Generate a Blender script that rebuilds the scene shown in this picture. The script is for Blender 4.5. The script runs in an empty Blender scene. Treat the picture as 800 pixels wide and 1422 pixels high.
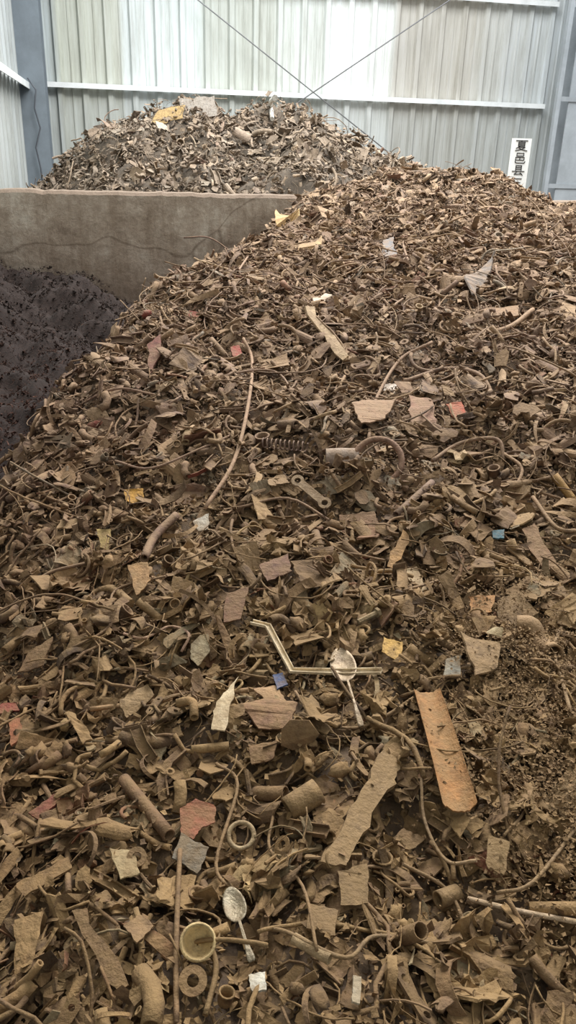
import bpy, math, random
import numpy as np
from mathutils import Vector, Matrix, noise
from mathutils.kdtree import KDTree
from mathutils.geometry import tessellate_polygon
random.seed(7); rng=np.random.default_rng(7)
ZC=2.4; NI=200
scene=bpy.context.scene
scene.view_settings.view_transform='Standard'
COL=scene.collection
# ---------------- camera
FP=1116.0
cam_d=bpy.data.cameras.new('camera'); cam=bpy.data.objects.new('camera',cam_d); COL.objects.link(cam)
cam_d.sensor_fit='VERTICAL'; cam_d.sensor_height=36; cam_d.sensor_width=36; cam_d.lens=FP/1422*36
cam_d.clip_start=0.02
CM=Matrix.Translation((0,0,ZC))@Matrix.Rotation(math.radians(66),4,'X')@Matrix.Rotation(math.radians(1.8),4,'Z')
cam.matrix_world=CM; scene.camera=cam
CR=CM.to_3x3()
def ray(px,py): return (CR@Vector(((px-400)/FP,-(py-711)/FP,-1))).normalized()
def srgb(c):
    r=[]
    for v in c:
        v=v/255; r.append(v/12.92 if v<=0.04045 else ((v+0.055)/1.055)**2.4)
    return tuple(r)
# ---------------- height fields
def itp(x,pts): 
    return float(np.interp(x,[p[0] for p in pts],[p[1] for p in pts]))
def sp(x,k):
    t=x/k
    return x if t>20 else k*math.log1p(math.exp(t))
def ss(a,b,x):
    t=min(1,max(0,(x-a)/(b-a))); return t*t*(3-2*t)
def wallx(y): return -3.72+.2016*(12-y)+.1
BASE=[(-1,-1.25),(0,-1.15),(.64,-1.06),(1.4,-1.0),(2.23,-.83),(3.6,-.54),(6,-.07)]
RID=[(-.5,-.5),(0,-.29),(.4,-.18),(.8,-.09),(1.1,-.06),(1.4,-.13),(1.62,-.25),(1.8,-.29),(2.0,-.25),(2.5,-.24),(3.5,-.3)]
EDGE=[(0,-.95),(1.4,-.88),(2.0,-.84),(2.8,-.77),(3.5,-.69),(4.5,-.54),(5.2,-.38),(6,-.06),(7,.2)]
def hpile(x,y):
    z=itp(y,BASE)
    z+=ss(3.3,6,y)*(itp(x,RID)+.07)
    z-=(1.7+.8*ss(2.4,3.6,y))*sp(itp(y,EDGE)-x,.06)
    z-=.3*sp(-.25-x,.1)*(1-ss(1.6,2.8,y))
    z-=.8*sp(y-6.2,.08)
    v=Vector((x,y,0))
    z+=.045*noise.noise(v*2.3)+.045*noise.noise(v*6+Vector((5,2,1)))+.022*noise.noise(v*15)
    return max(z+ZC,.0)
BX=[(-2.8,-.55),(-2.35,-.2),(-2.1,.0),(-1.85,.17),(-1.55,.29),(-1.2,.34),(-.5,.34),(0,.32),(.3,.25),(.65,.11),(1.0,-.05),(1.7,-.4)]
def hback(x,y):
    z=itp(x,BX)-.45*abs(y-8.6)
    v=Vector((x,y,3))
    z+=.14*noise.noise(v*2.4)+.11*noise.noise(v*6)
    return max(z+ZC,.0)
def hdark(x,y):
    z=-.68-.40*(x+2)-.05*(5.7-y)-.25*sp(3.2-y,.2)
    v=Vector((x,y,8))
    z+=.16*noise.noise(v*2.2)+.09*noise.noise(v*6)+.05*noise.noise(v*15)
    return max(z+ZC,.0)
def nrm(h,x,y,e=.03):
    return Vector((h(x-e,y)-h(x+e,y),h(x,y-e)-h(x,y+e),2*e)).normalized()
def hit(px,py,h=hpile,t0=.6,t1=14):
    d=ray(px,py); t=t0
    while t<t1:
        p=Vector((0,0,ZC))+d*t
        if p.z<h(p.x,p.y): return p
        t+=.01
    return Vector((0,0,ZC))+d*6
# ---------------- materials
def newmat(name):
    m=bpy.data.materials.new(name); m.use_nodes=True
    return m,m.node_tree,m.node_tree.nodes['Principled BSDF']
def nd(nt,t,**k):
    n=nt.nodes.new(t)
    for a,b in k.items(): setattr(n,a,b)
    return n
def ramp(nt,stops,interp='LINEAR'):
    n=nt.nodes.new('ShaderNodeValToRGB'); n.color_ramp.interpolation=interp
    e=n.color_ramp.elements
    e[0].position=stops[0][0]; e[0].color=(*stops[0][1],1)
    e[1].position=stops[-1][0]; e[1].color=(*stops[-1][1],1)
    for p,c in stops[1:-1]:
        q=e.new(p); q.color=(*c,1)
    return n
def mix(nt,mode,f,a,b):
    n=nt.nodes.new('ShaderNodeMix'); n.data_type='RGBA'; n.blend_type=mode
    for s,v in ((0,f),(6,a),(7,b)):
        if hasattr(v,'links'): nt.links.new(v,n.inputs[s])
        elif isinstance(v,(int,float)): n.inputs[s].default_value=v
        else: n.inputs[s].default_value=(*v,1)
    return n.outputs[2]
def noise_n(nt,vec,scale,detail=3,rough=.6):
    n=nt.nodes.new('ShaderNodeTexNoise'); n.inputs['Scale'].default_value=scale
    n.inputs['Detail'].default_value=detail; n.inputs['Roughness'].default_value=rough
    nt.links.new(vec,n.inputs['Vector']); return n.outputs['Fac']
def scrapmat(name,src,dust=.72,rough=.9,color=None,metal=0.0,dustcol=(147,123,95)):
    m,nt,b=newmat(name)
    g=nd(nt,'ShaderNodeNewGeometry')
    if src=='attr':
        a=nd(nt,'ShaderNodeAttribute',attribute_name='Col'); c=a.outputs['Color']
    elif src=='obj':
        a=nd(nt,'ShaderNodeObjectInfo'); c=a.outputs['Color']
    else:
        a=nd(nt,'ShaderNodeRGB'); a.outputs[0].default_value=(*color,1); c=a.outputs[0]
    n1=noise_n(nt,g.outputs['Position'],55,5,.7)
    r1=ramp(nt,[(.3,(.48,.44,.41)),(.5,(.95,.95,.95)),(.72,(1.3,1.28,1.24))]); nt.links.new(n1,r1.inputs[0])
    c=mix(nt,'MULTIPLY',1.0,c,r1.outputs[0])
    sx=nd(nt,'ShaderNodeSeparateXYZ'); nt.links.new(g.outputs['Normal'],sx.inputs[0])
    mr=nd(nt,'ShaderNodeMapRange'); mr.inputs[1].default_value=-.1; mr.inputs[2].default_value=.9
    nt.links.new(sx.outputs[2],mr.inputs[0])
    n2=noise_n(nt,g.outputs['Position'],24,5)
    mr2=nd(nt,'ShaderNodeMapRange'); mr2.inputs[1].default_value=.36; mr2.inputs[2].default_value=.58
    nt.links.new(n2,mr2.inputs[0])
    mu=nd(nt,'ShaderNodeMath',operation='MULTIPLY'); nt.links.new(mr.outputs[0],mu.inputs[0]); nt.links.new(mr2.outputs[0],mu.inputs[1])
    mu2=nd(nt,'ShaderNodeMath',operation='MULTIPLY'); nt.links.new(mu.outputs[0],mu2.inputs[0]); mu2.inputs[1].default_value=dust
    # mud tint: olive-brown at the near foot, greyer dust plus painted haze higher up
    d0,d1,d2=dustcol
    sp2=nd(nt,'ShaderNodeSeparateXYZ'); nt.links.new(g.outputs['Position'],sp2.inputs[0])
    my=nd(nt,'ShaderNodeMapRange'); my.inputs[1].default_value=1.2; my.inputs[2].default_value=3.0; nt.links.new(sp2.outputs[1],my.inputs[0])
    dc=mix(nt,'MIX',my.outputs[0],srgb((d0-12,d1-14,d2-24)),srgb((d0,d1-1,d2+1)))
    n4=noise_n(nt,g.outputs['Position'],1.6,3); rr4=ramp(nt,[(.35,(.78,.74,.72)),(.65,(1.08,1.08,1.08))]); nt.links.new(n4,rr4.inputs[0])
    dc=mix(nt,'MULTIPLY',1.0,dc,rr4.outputs[0])
    c=mix(nt,'MIX',mu2.outputs[0],c,dc)
    nt.links.new(c,b.inputs['Base Color']); b.inputs['Roughness'].default_value=rough
    b.inputs['Metallic'].default_value=metal
    bp=nd(nt,'ShaderNodeBump'); bp.inputs['Strength'].default_value=.7; bp.inputs['Distance'].default_value=.005
    n3=noise_n(nt,g.outputs['Position'],130,4)
    nt.links.new(n3,bp.inputs['Height']); nt.links.new(bp.outputs[0],b.inputs['Normal'])
    return m
M_ATTR=scrapmat('muddy_scrap_mixed','attr'); M_OBJ=scrapmat('muddy_scrap','obj')
M_HERO=scrapmat('lightly_soiled_scrap','obj',dust=.6,rough=.85)
M_METAL=scrapmat('soiled_cutlery_metal','obj',dust=.4,rough=.5,metal=.3)
M_MOUND=scrapmat('packed_mud','col',color=srgb((78,62,48)),dust=.35)
M_DARK=scrapmat('dark_turnings','attr',dust=.0,rough=1)
M_DARKM=scrapmat('dark_swarf_mound','col',color=srgb((34,22,17)),dust=.0,rough=1)
M_BACK=scrapmat('dusty_back_mound','col',color=srgb((78,70,60)),dust=.1)
M_ATTRB=scrapmat('pale_dusty_scrap','attr',dust=.5,dustcol=(150,138,120))  # paler dust tone also stands in for haze over the far heap
# ---------------- mesh helpers
def mk(name,V,F,mat=None,smooth=False,link=True):
    me=bpy.data.meshes.new(name); me.from_pydata([tuple(v) for v in V],[],[tuple(f) for f in F]); me.update()
    if smooth:
        me.polygons.foreach_set('use_smooth',[len(p.vertices)<=4 for p in me.polygons])
    if mat: me.materials.append(mat)
    o=bpy.data.objects.new(name,me)
    if link: COL.objects.link(o)
    return o
def tag(o,label,cat,group=None,kind=None):
    o['label']=label; o['category']=cat
    if group: o['group']=group
    if kind: o['kind']=kind
    return o
def box(x0,x1,y0,y1,z0,z1):
    V=[(x0,y0,z0),(x1,y0,z0),(x1,y1,z0),(x0,y1,z0),(x0,y0,z1),(x1,y0,z1),(x1,y1,z1),(x0,y1,z1)]
    F=[(0,3,2,1),(4,5,6,7),(0,1,5,4),(1,2,6,5),(2,3,7,6),(3,0,4,7)]
    return V,F
def join(parts):
    V=[];F=[]
    for v,f in parts:
        o=len(V); V+=list(v); F+=[tuple(i+o for i in q) for q in f]
    return V,F
def ext2d(outer,holes,th,bend=0,jit=0):
    loops=[[Vector((p[0],p[1],0)) for p in outer]]+[[Vector((p[0],p[1],0)) for p in h] for h in holes]
    tri=tessellate_polygon(loops); pts=[p for l in loops for p in l]; n=len(pts)
    def bd(p,z):
        x,y=p.x,p.y
        if bend:
            a=x*bend; return ((math.sin(a))/bend*(1-z*bend),y,(1-math.cos(a))/bend+z)
        return (x,y,z)
    V=[bd(p,th/2) for p in pts]+[bd(p,-th/2) for p in pts]
    F=[]
    for t in tri:
        a,b,c=t
        cr=(pts[b]-pts[a]).cross(pts[c]-pts[a]).z
        if cr<0: a,c=c,a
        F.append((a,b,c)); F.append((c+n,b+n,a+n))
    o=0
    for l in loops:
        k=len(l)
        for i in range(k):
            j=(i+1)%k; F.append((o+i,o+i+n,o+j+n,o+j))
        o+=k
    return V,F
def circ(cx,cy,r,n): return [(cx+r*math.cos(2*math.pi*i/n),cy+r*math.sin(2*math.pi*i/n)) for i in range(n)]
def sheet(nx,ny,fn,th):
    V=[];
    for s in (0,1):
        for i in range(nx+1):
            for j in range(ny+1):
                x,y,z=fn(i/nx,j/ny); V.append((x,y,z-s*th))
    N=(nx+1)*(ny+1); F=[]; ix=lambda i,j:i*(ny+1)+j
    for i in range(nx):
        for j in range(ny):
            q=(ix(i,j),ix(i+1,j),ix(i+1,j+1),ix(i,j+1)); F.append(q); F.append(tuple(k+N for k in q[::-1]))
    for i in range(nx):
        F.append((ix(i+1,0),ix(i,0),ix(i,0)+N,ix(i+1,0)+N)); F.append((ix(i,ny),ix(i+1,ny),ix(i+1,ny)+N,ix(i,ny)+N))
    for j in range(ny):
        F.append((ix(0,j),ix(0,j+1),ix(0,j+1)+N,ix(0,j)+N)); F.append((ix(nx,j+1),ix(nx,j),ix(nx,j)+N,ix(nx,j+1)+N))
    return V,F
def frames(path):
    path=[Vector(p) for p in path]; n=len(path); T=[]
    for i in range(n):
        a=path[max(0,i-1)]; b=path[min(n-1,i+1)]; T.append((b-a).normalized())
    up=Vector((0,0,1))
    if abs(T[0].dot(up))>.95: up=Vector((0,1,0))
    N=[(up-T[0]*up.dot(T[0])).normalized()]
    for i in range(1,n):
        v=N[-1]-T[i]*N[-1].dot(T[i])
        N.append(v.normalized() if v.length>1e-6 else N[-1])
    return path,T,N,[T[i].cross(N[i]) for i in range(n)]
def sweep(path,prof,cap=True,closed=False):
    P,T,N,B=frames(path); k=len(prof); V=[];F=[]
    for i,p in enumerate(P):
        for a,b in prof: V.append(tuple(p+N[i]*a+B[i]*b))
    m=len(P); rngm=m if closed else m-1
    for i in range(rngm):
        i2=(i+1)%m
        for j in range(k):
            j2=(j+1)%k; F.append((i*k+j,i*k+j2,i2*k+j2,i2*k+j))
    if cap and not closed:
        F.append(tuple(range(k))[::-1]); F.append(tuple((m-1)*k+j for j in range(k)))
    return V,F
def tubeprof(r,n): return [(r*math.cos(2*math.pi*i/n),r*math.sin(2*math.pi*i/n)) for i in range(n)]
def pipe(path,ro,ri,n):
    P,T,N,B=frames(path); V=[];F=[];m=len(P)
    for r in (ro,ri):
        for i,p in enumerate(P):
            for a,b in tubeprof(r,n): V.append(tuple(p+N[i]*a+B[i]*b))
    o=m*n
    for i in range(m-1):
        for j in range(n):
            j2=(j+1)%n
            F.append((i*n+j,i*n+j2,(i+1)*n+j2,(i+1)*n+j)); F.append((o+(i+1)*n+j,o+(i+1)*n+j2,o+i*n+j2,o+i*n+j))
    for j in range(n):
        j2=(j+1)%n; F.append((j2,j,o+j,o+j2)); e=(m-1)*n; F.append((e+j,e+j2,o+e+j2,o+e+j))
    return V,F
def lathe(prof,n):
    V=[];F=[];k=len(prof)
    for i in range(n):
        a=2*math.pi*i/n
        for r,z in prof: V.append((r*math.cos(a),r*math.sin(a),z))
    for i in range(n):
        i2=(i+1)%n
        for j in range(k):
            j2=(j+1)%k; F.append((i*k+j,i2*k+j,i2*k+j2,i*k+j2))
    return V,F
R=random.uniform
# ---------------- templates
def t_plate():
    L=R(.045,.085);W=R(.022,.055);k=random.choice([0,R(3,12),-R(3,12)]);c=[(R(-.3,.3),R(-.3,.3)) for _ in range(4)]
    tw=R(-.8,.8)
    def fn(u,v):
        cx=[(-.5+c[0][0]*.6),(.5+c[1][0]*.6),(.5+c[2][0]*.6),(-.5+c[3][0]*.6)]; cy=[-.5+c[0][1],-.5+c[1][1],.5+c[2][1],.5+c[3][1]]
        w=[(1-u)*(1-v),u*(1-v),u*v,(1-u)*v]
        x=sum(a*b for a,b in zip(w,cx))*L;y=sum(a*b for a,b in zip(w,cy))*W
        z=tw*x*y*8
        if k: z+=(1-math.cos(x*k))/k; x=math.sin(x*k)/k
        return x+R(-.003,.003),y+R(-.003,.003),z+R(-.0015,.0015)
    return sheet(7,3,fn,R(.0015,.004))
def t_shell():
    L=R(.04,.09);W=R(.02,.04);A=R(1.2,2.8);jb=R(-.006,.006);tp=R(.6,1.1);ph=R(0,6)
    def fn(u,v):
        a=(v-.5)*A; r=W/2/math.sin(min(1.5,A/2))*(1+(tp-1)*u)
        return (u-.5)*L+.006*math.sin(v*9+ph)*(1 if u in(0,1) else 0),r*math.sin(a)+R(-.001,.001),r*math.cos(a)-r+jb*math.sin(u*3)
    return sheet(5,6,fn,R(.0018,.003))
def t_poly():
    n=random.choice([6,7,9,11]); r=R(.016,.036); o=[(r*R(.5,1.2)*math.cos(2*math.pi*i/n)*1.3,r*R(.5,1.2)*math.sin(2*math.pi*i/n)) for i in range(n)]
    return ext2d(o,[],R(.002,.004),bend=R(-14,14))
def t_rod():
    L=R(.06,.17);n=6;b=R(-.03,.03);kx=R(-.02,.02)
    path=[(L*(i/n-.5),b*math.sin(math.pi*i/n)+(kx if i>=4 else 0),R(-.003,.003)) for i in range(n+1)]
    return sweep(path,tubeprof(R(.0022,.0045),7))
def t_wire():
    a=R(0,6);p=Vector((0,0,0));path=[p.copy()];da=R(-.35,.35);el=0;st=R(.012,.022)
    for i in range(14):
        a+=da+R(-.25,.25); el=.6*el+R(-.3,.3); p=p+Vector((math.cos(a),math.sin(a),el*.35))*st; path.append(p.copy())
    c=sum(path,Vector())/len(path); path=[q-c for q in path]
    return sweep(path,tubeprof(R(.0011,.0028),6))
def t_longwire():
    a=R(0,6);p=Vector((0,0,0));path=[p.copy()];da=R(-.09,.09);L=R(.010,.02)
    for i in range(24):
        a+=da+R(-.10,.10); p=p+Vector((math.cos(a),math.sin(a),R(-.12,.12)))*L; path.append(p.copy())
    c=sum(path,Vector())/len(path); path=[q-c for q in path]
    return sweep(path,tubeprof(R(.0013,.0032),6))
def t_strip():
    L=R(.06,.15);W=R(.007,.022);k=R(4,26)*random.choice([-1,1]);tw=R(-1.8,1.8);n=10
    def fn(u,v):
        x=(u-.5)*L; y=(v-.5)*W*R(.85,1.1); a=tw*(u-.5); y2=y*math.cos(a);zz=y*math.sin(a)
        return math.sin(x*k)/k,y2+.012*math.sin(u*3),(1-math.cos(x*k))/k+zz
    return sheet(n,1,fn,R(.0015,.0032))
def t_sliver():
    L=R(.03,.08);W=R(.005,.012);k=R(-20,20)
    def fn(u,v):
        x=(u-.5)*L; return x,(v-.5)*W*(1.2-u)+.006*math.sin(u*4)*k/25,k*x*x*.5
    return sheet(4,1,fn,.0022)
def t_pipe():
    L=R(.025,.085);r=R(.005,.013);b=R(-.014,.014)
    return pipe([(L*(i/3-.5),b*math.sin(math.pi*i/3),0) for i in range(4)],r,r*R(.65,.85),12)
def t_hose():
    a=R(0,6);p=Vector((0,0,0));path=[p.copy()];da=R(-.5,.5);L=R(.010,.018)
    for i in range(9):
        a+=da; p=p+Vector((math.cos(a),math.sin(a),R(-.1,.1)))*L; path.append(p.copy())
    r=R(.004,.007)
    return pipe(path,r,r*.6,8)
def t_bracket():
    L=R(.04,.08);W=R(.015,.028);hs=[circ(-L*.32,0,W*.22,8)]
    if random.random()<.6: hs.append(circ(L*.32,0,W*.22,8))
    e=L/2; c=W*.3
    o=[(-e+c,-W/2),(0,-W/2*R(.6,1.1)),(e-c,-W/2),(e,-W/2+c),(e,W/2-c),(e-c,W/2),(0,W/2*R(.6,1.1)),(-e+c,W/2),(-e,W/2-c),(-e,-W/2+c)]
    return ext2d(o,hs,R(.003,.005),bend=random.choice([0,R(-9,9)]))
def t_washer():
    r=R(.009,.020); return ext2d(circ(0,0,r,16),[circ(0,0,r*R(.4,.62),12)],R(.002,.004))
def t_bolt():
    L=R(.025,.06);r=R(.003,.006);a=ext2d(circ(0,0,r*1.9,6),[],r*1.3)
    b=sweep([(0,0,0),(0,0,L*.5),(R(-.004,.004),0,L)],tubeprof(r,7))
    V,F=join([a,b]); return [(z-L/2,y,x) for x,y,z in V],F
def t_nut():
    r=R(.007,.012); return ext2d(circ(0,0,r,6),[circ(0,0,r*.55,8)],r*.9)
def t_angle():
    L=R(.05,.11);w=R(.008,.018);t=.0025;b=R(-.02,.02)
    return sweep([(L*(i/3-.5),b*math.sin(i),0) for i in range(4)],[(0,0),(w,0),(w,t),(t,t),(t,w),(0,w)])
def t_channel():
    L=R(.05,.11);w=R(.007,.013);t=.0022
    return sweep([(-L/2,0,0),(0,R(-.006,.006),0),(L/2,0,0)],[(w,-w),(w,-w+t),(t,-w+t),(t,w-t),(w,w-t),(w,w),(0,w),(0,-w)])
def t_lump():
    import bmesh
    bm=bmesh.new(); bmesh.ops.create_icosphere(bm,subdivisions=2,radius=1)
    s=Vector((R(.010,.026),R(.008,.017),R(.007,.012)));o=Vector((R(0,50),R(0,50),0))
    V=[]
    for v in bm.verts:
        p=v.co*(1+.8*noise.noise(v.co*1.9+o)); V.append((p.x*s.x,p.y*s.y,p.z*s.z))
    F=[tuple(v.index for v in f.verts) for f in bm.faces]; bm.free(); return V,F
def t_elbow():
    r=R(.006,.011);Rr=r*2.2;p=[(-Rr*1.6,-Rr,0)]+[(Rr*math.sin(a),-Rr*math.cos(a),0) for a in [0,.4,.8,1.2,1.57]]+[(Rr,Rr*.8,0)]
    return pipe(p,r,r*.75,10)
def t_crumple():
    L=R(.035,.075);W=R(.025,.05);o=Vector((R(0,99),R(0,99),0))
    def fn(u,v):
        x=(u-.5)*L;y=(v-.5)*W; q=Vector((u*2.2,v*2.2,0))+o
        return x+.022*noise.noise(q*1.5),y+.022*noise.noise(q*1.7+o),.036*noise.noise(q)
    return sheet(7,6,fn,.0018)
def t_cup():
    r=R(.010,.018);h=r*R(.9,1.8); t=.002
    return lathe([(r*.2,0),(r*.85,0),(r,h*.2),(r*1.0,h),(r*1.12,h),(r*1.12,h+t),(r-t,h+t),(r-t,h*.25),(r*.8,t),(r*.2,t)],12)
def t_hoop():
    r=R(.015,.03);q=R(.002,.004);e=R(.5,1)
    return sweep([(r*math.cos(2*math.pi*i/18),r*e*math.sin(2*math.pi*i/18),.002*math.sin(i)) for i in range(18)],tubeprof(q,6),closed=True)
def helix(L,r,w,turns,n=10,seg=5):
    N=int(turns*n); return sweep([(L*(i/N-.5),r*math.cos(2*math.pi*i/n),r*math.sin(2*math.pi*i/n)) for i in range(N+1)],tubeprof(w,seg))
def t_spring(): return helix(R(.022,.038),R(.004,.007),.0011,R(6,9),9,4)
def t_tab():
    L=R(.03,.055);W=R(.012,.022);k=R(.6,1.6)
    def fn(u,v):
        x=(u-.5)*L; y=(v-.5)*W*(1 if u<.7 else 1.3)
        if u>.5: return (x*math.cos(k),y,x*math.sin(k))
        return (x,y,0)
    return sheet(4,1,fn,.0022)
KINDS=[ # name fn weight smooth label
('bent_metal_plate',t_plate,.18,False,'bent mud-coated steel plate scrap lying in the heap'),
('jagged_sheet_scrap',t_poly,.08,False,'jagged rusty sheet metal offcut caked in mud'),
('steel_rod',t_rod,.07,True,'short rusty steel rod lying among scrap'),
('twisted_wire',t_wire,.10,True,'twisted muddy wire tangled over the scrap'),
('curled_metal_strip',t_strip,.12,False,'curled brown metal strip in the scrap heap'),
('cut_pipe',t_pipe,.05,True,'short cut length of muddy steel pipe'),
('drilled_bracket',t_bracket,.05,False,'flat rusty bracket with drilled holes'),
('flat_washer',t_washer,.025,False,'round rusty flat washer on the scrap'),
('hex_bolt',t_bolt,.05,False,'mud-covered hexagonal bolt lying among scrap'),
('hex_nut',t_nut,.02,False,'small rusty hexagonal nut lying among scrap'),
('angle_iron_offcut',t_angle,.05,False,'short rusty angle iron offcut in the heap'),
('channel_offcut',t_channel,.035,False,'short u-shaped steel channel offcut in scrap'),
('casting_fragment',t_lump,.07,True,'lumpy broken casting fragment coated in mud'),
('pipe_elbow',t_elbow,.008,True,'curved muddy pipe elbow among scrap'),
('crumpled_sheet_scrap',t_crumple,.085,False,'crumpled thin metal sheet covered in dust'),
('pressed_metal_cup',t_cup,.012,True,'small pressed metal cup with rolled rim'),
('metal_hoop',t_hoop,.013,True,'thin rusty metal hoop on the heap'),
('coil_spring',t_spring,.005,True,'small rusty coil spring among scrap'),
('folded_metal_tab',t_tab,.05,False,'small folded metal tab coated in mud'),
('metal_sliver',t_sliver,.07,False,'narrow rusty metal sliver among scrap'),
('long_loose_wire',t_longwire,.015,True,'long thin rusty wire arching over scrap'),
('curved_shell_fragment',t_shell,.08,False,'curved half-tube shell fragment coated in mud'),
('bent_hose_piece',t_hose,.022,True,'short bent hose piece coated in mud'),
]
class Tm: pass
TEMPL=[]
for K in KINDS:
    vs=[]
    for i in range(16 if K[2]>.04 else 8):
        V,F=K[1](); t=Tm(); t.V=np.array(V,dtype=np.float64); t.F=F
        t.V-=(t.V.max(0)+t.V.min(0))/2
        t.loops=np.array([i for f in F for i in f],dtype=np.int64); t.tot=np.array([len(f) for f in F],dtype=np.int64)
        t.size=float((t.V.max(0)-t.V.min(0)).max()); t.mesh=None; vs.append(t)
    TEMPL.append(vs)
def merged(name,items,mat,label,cat,smooth=False):
    Vs=[];Ls=[];Ts=[];Cs=[];o=0
    for t,Rm,s,l,c in items:
        Vs.append((t.V*s)@Rm.T+l); Ls.append(t.loops+o); Ts.append(t.tot); Cs.append(np.tile(np.array([*c,1.0]),(len(t.V),1))); o+=len(t.V)
    if not Vs: return
    V=np.concatenate(Vs);L=np.concatenate(Ls);T=np.concatenate(Ts);C=np.concatenate(Cs)
    me=bpy.data.meshes.new(name); me.vertices.add(len(V)); me.vertices.foreach_set('co',V.astype(np.float32).ravel())
    me.loops.add(len(L)); me.loops.foreach_set('vertex_index',L.astype(np.int32))
    me.polygons.add(len(T)); st=np.concatenate([[0],np.cumsum(T)[:-1]]).astype(np.int32)
    me.polygons.foreach_set('loop_start',st); me.polygons.foreach_set('loop_total',T.astype(np.int32))
    me.update(calc_edges=True)
    a=me.attributes.new('Col','FLOAT_COLOR','POINT'); a.data.foreach_set('color',C.astype(np.float32).ravel())
    me.polygons.foreach_set('use_smooth',np.full(len(T),smooth)); me.materials.append(mat)
    ob=bpy.data.objects.new(name,me); COL.objects.link(ob); tag(ob,label,cat,kind='stuff'); return ob
# ---------------- hero pieces (recorded so that other pieces settle below them)
HEROES=[]
def hero_plate(pts,c,name,label,th=.003,lift=.032,h=hpile,mat=None,face=.15,bumpy=0):
    cx=sum(p[0] for p in pts)/len(pts);cy=sum(p[1] for p in pts)/len(pts)
    q=hit(cx,cy,h); n=nrm(h,q.x,q.y,.08); tocam=(Vector((0,0,ZC))-q).normalized(); n=(n*(1-face)+tocam*face).normalized()
    q=q+n*lift
    x=Vector((1,0,0)); x=(x-n*x.dot(n)).normalized(); y=n.cross(x); W=[]
    for px,py in pts:
        d=ray(px,py); t=(q-Vector((0,0,ZC))).dot(n)/d.dot(n); v=Vector((0,0,ZC))+d*t-q; W.append((v.dot(x),v.dot(y)))
    D=[]
    for i in range(len(W)):
        a=W[i];b=W[(i+1)%len(W)]; L=math.hypot(b[0]-a[0],b[1]-a[1])
        for k in range(6):
            u=k/6; j=L*.04; D.append((a[0]*(1-u)+b[0]*u+R(-j,j),a[1]*(1-u)+b[1]*u+R(-j,j)))
    V,F=ext2d(D,[],th,bend=R(-10,10) if th<.01 else 0)
    o=mk(name,V,F,mat or M_HERO); m=Matrix((x,y,n)).transposed().to_4x4(); o.matrix_world=Matrix.Translation(q)@m
    HEROES.append(q.copy())
    for w_ in W: HEROES.append(q+x*w_[0]*.6+y*w_[1]*.6)
    o.color=(*srgb(c),1); tag(o,label,'scrap metal'); return o
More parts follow.
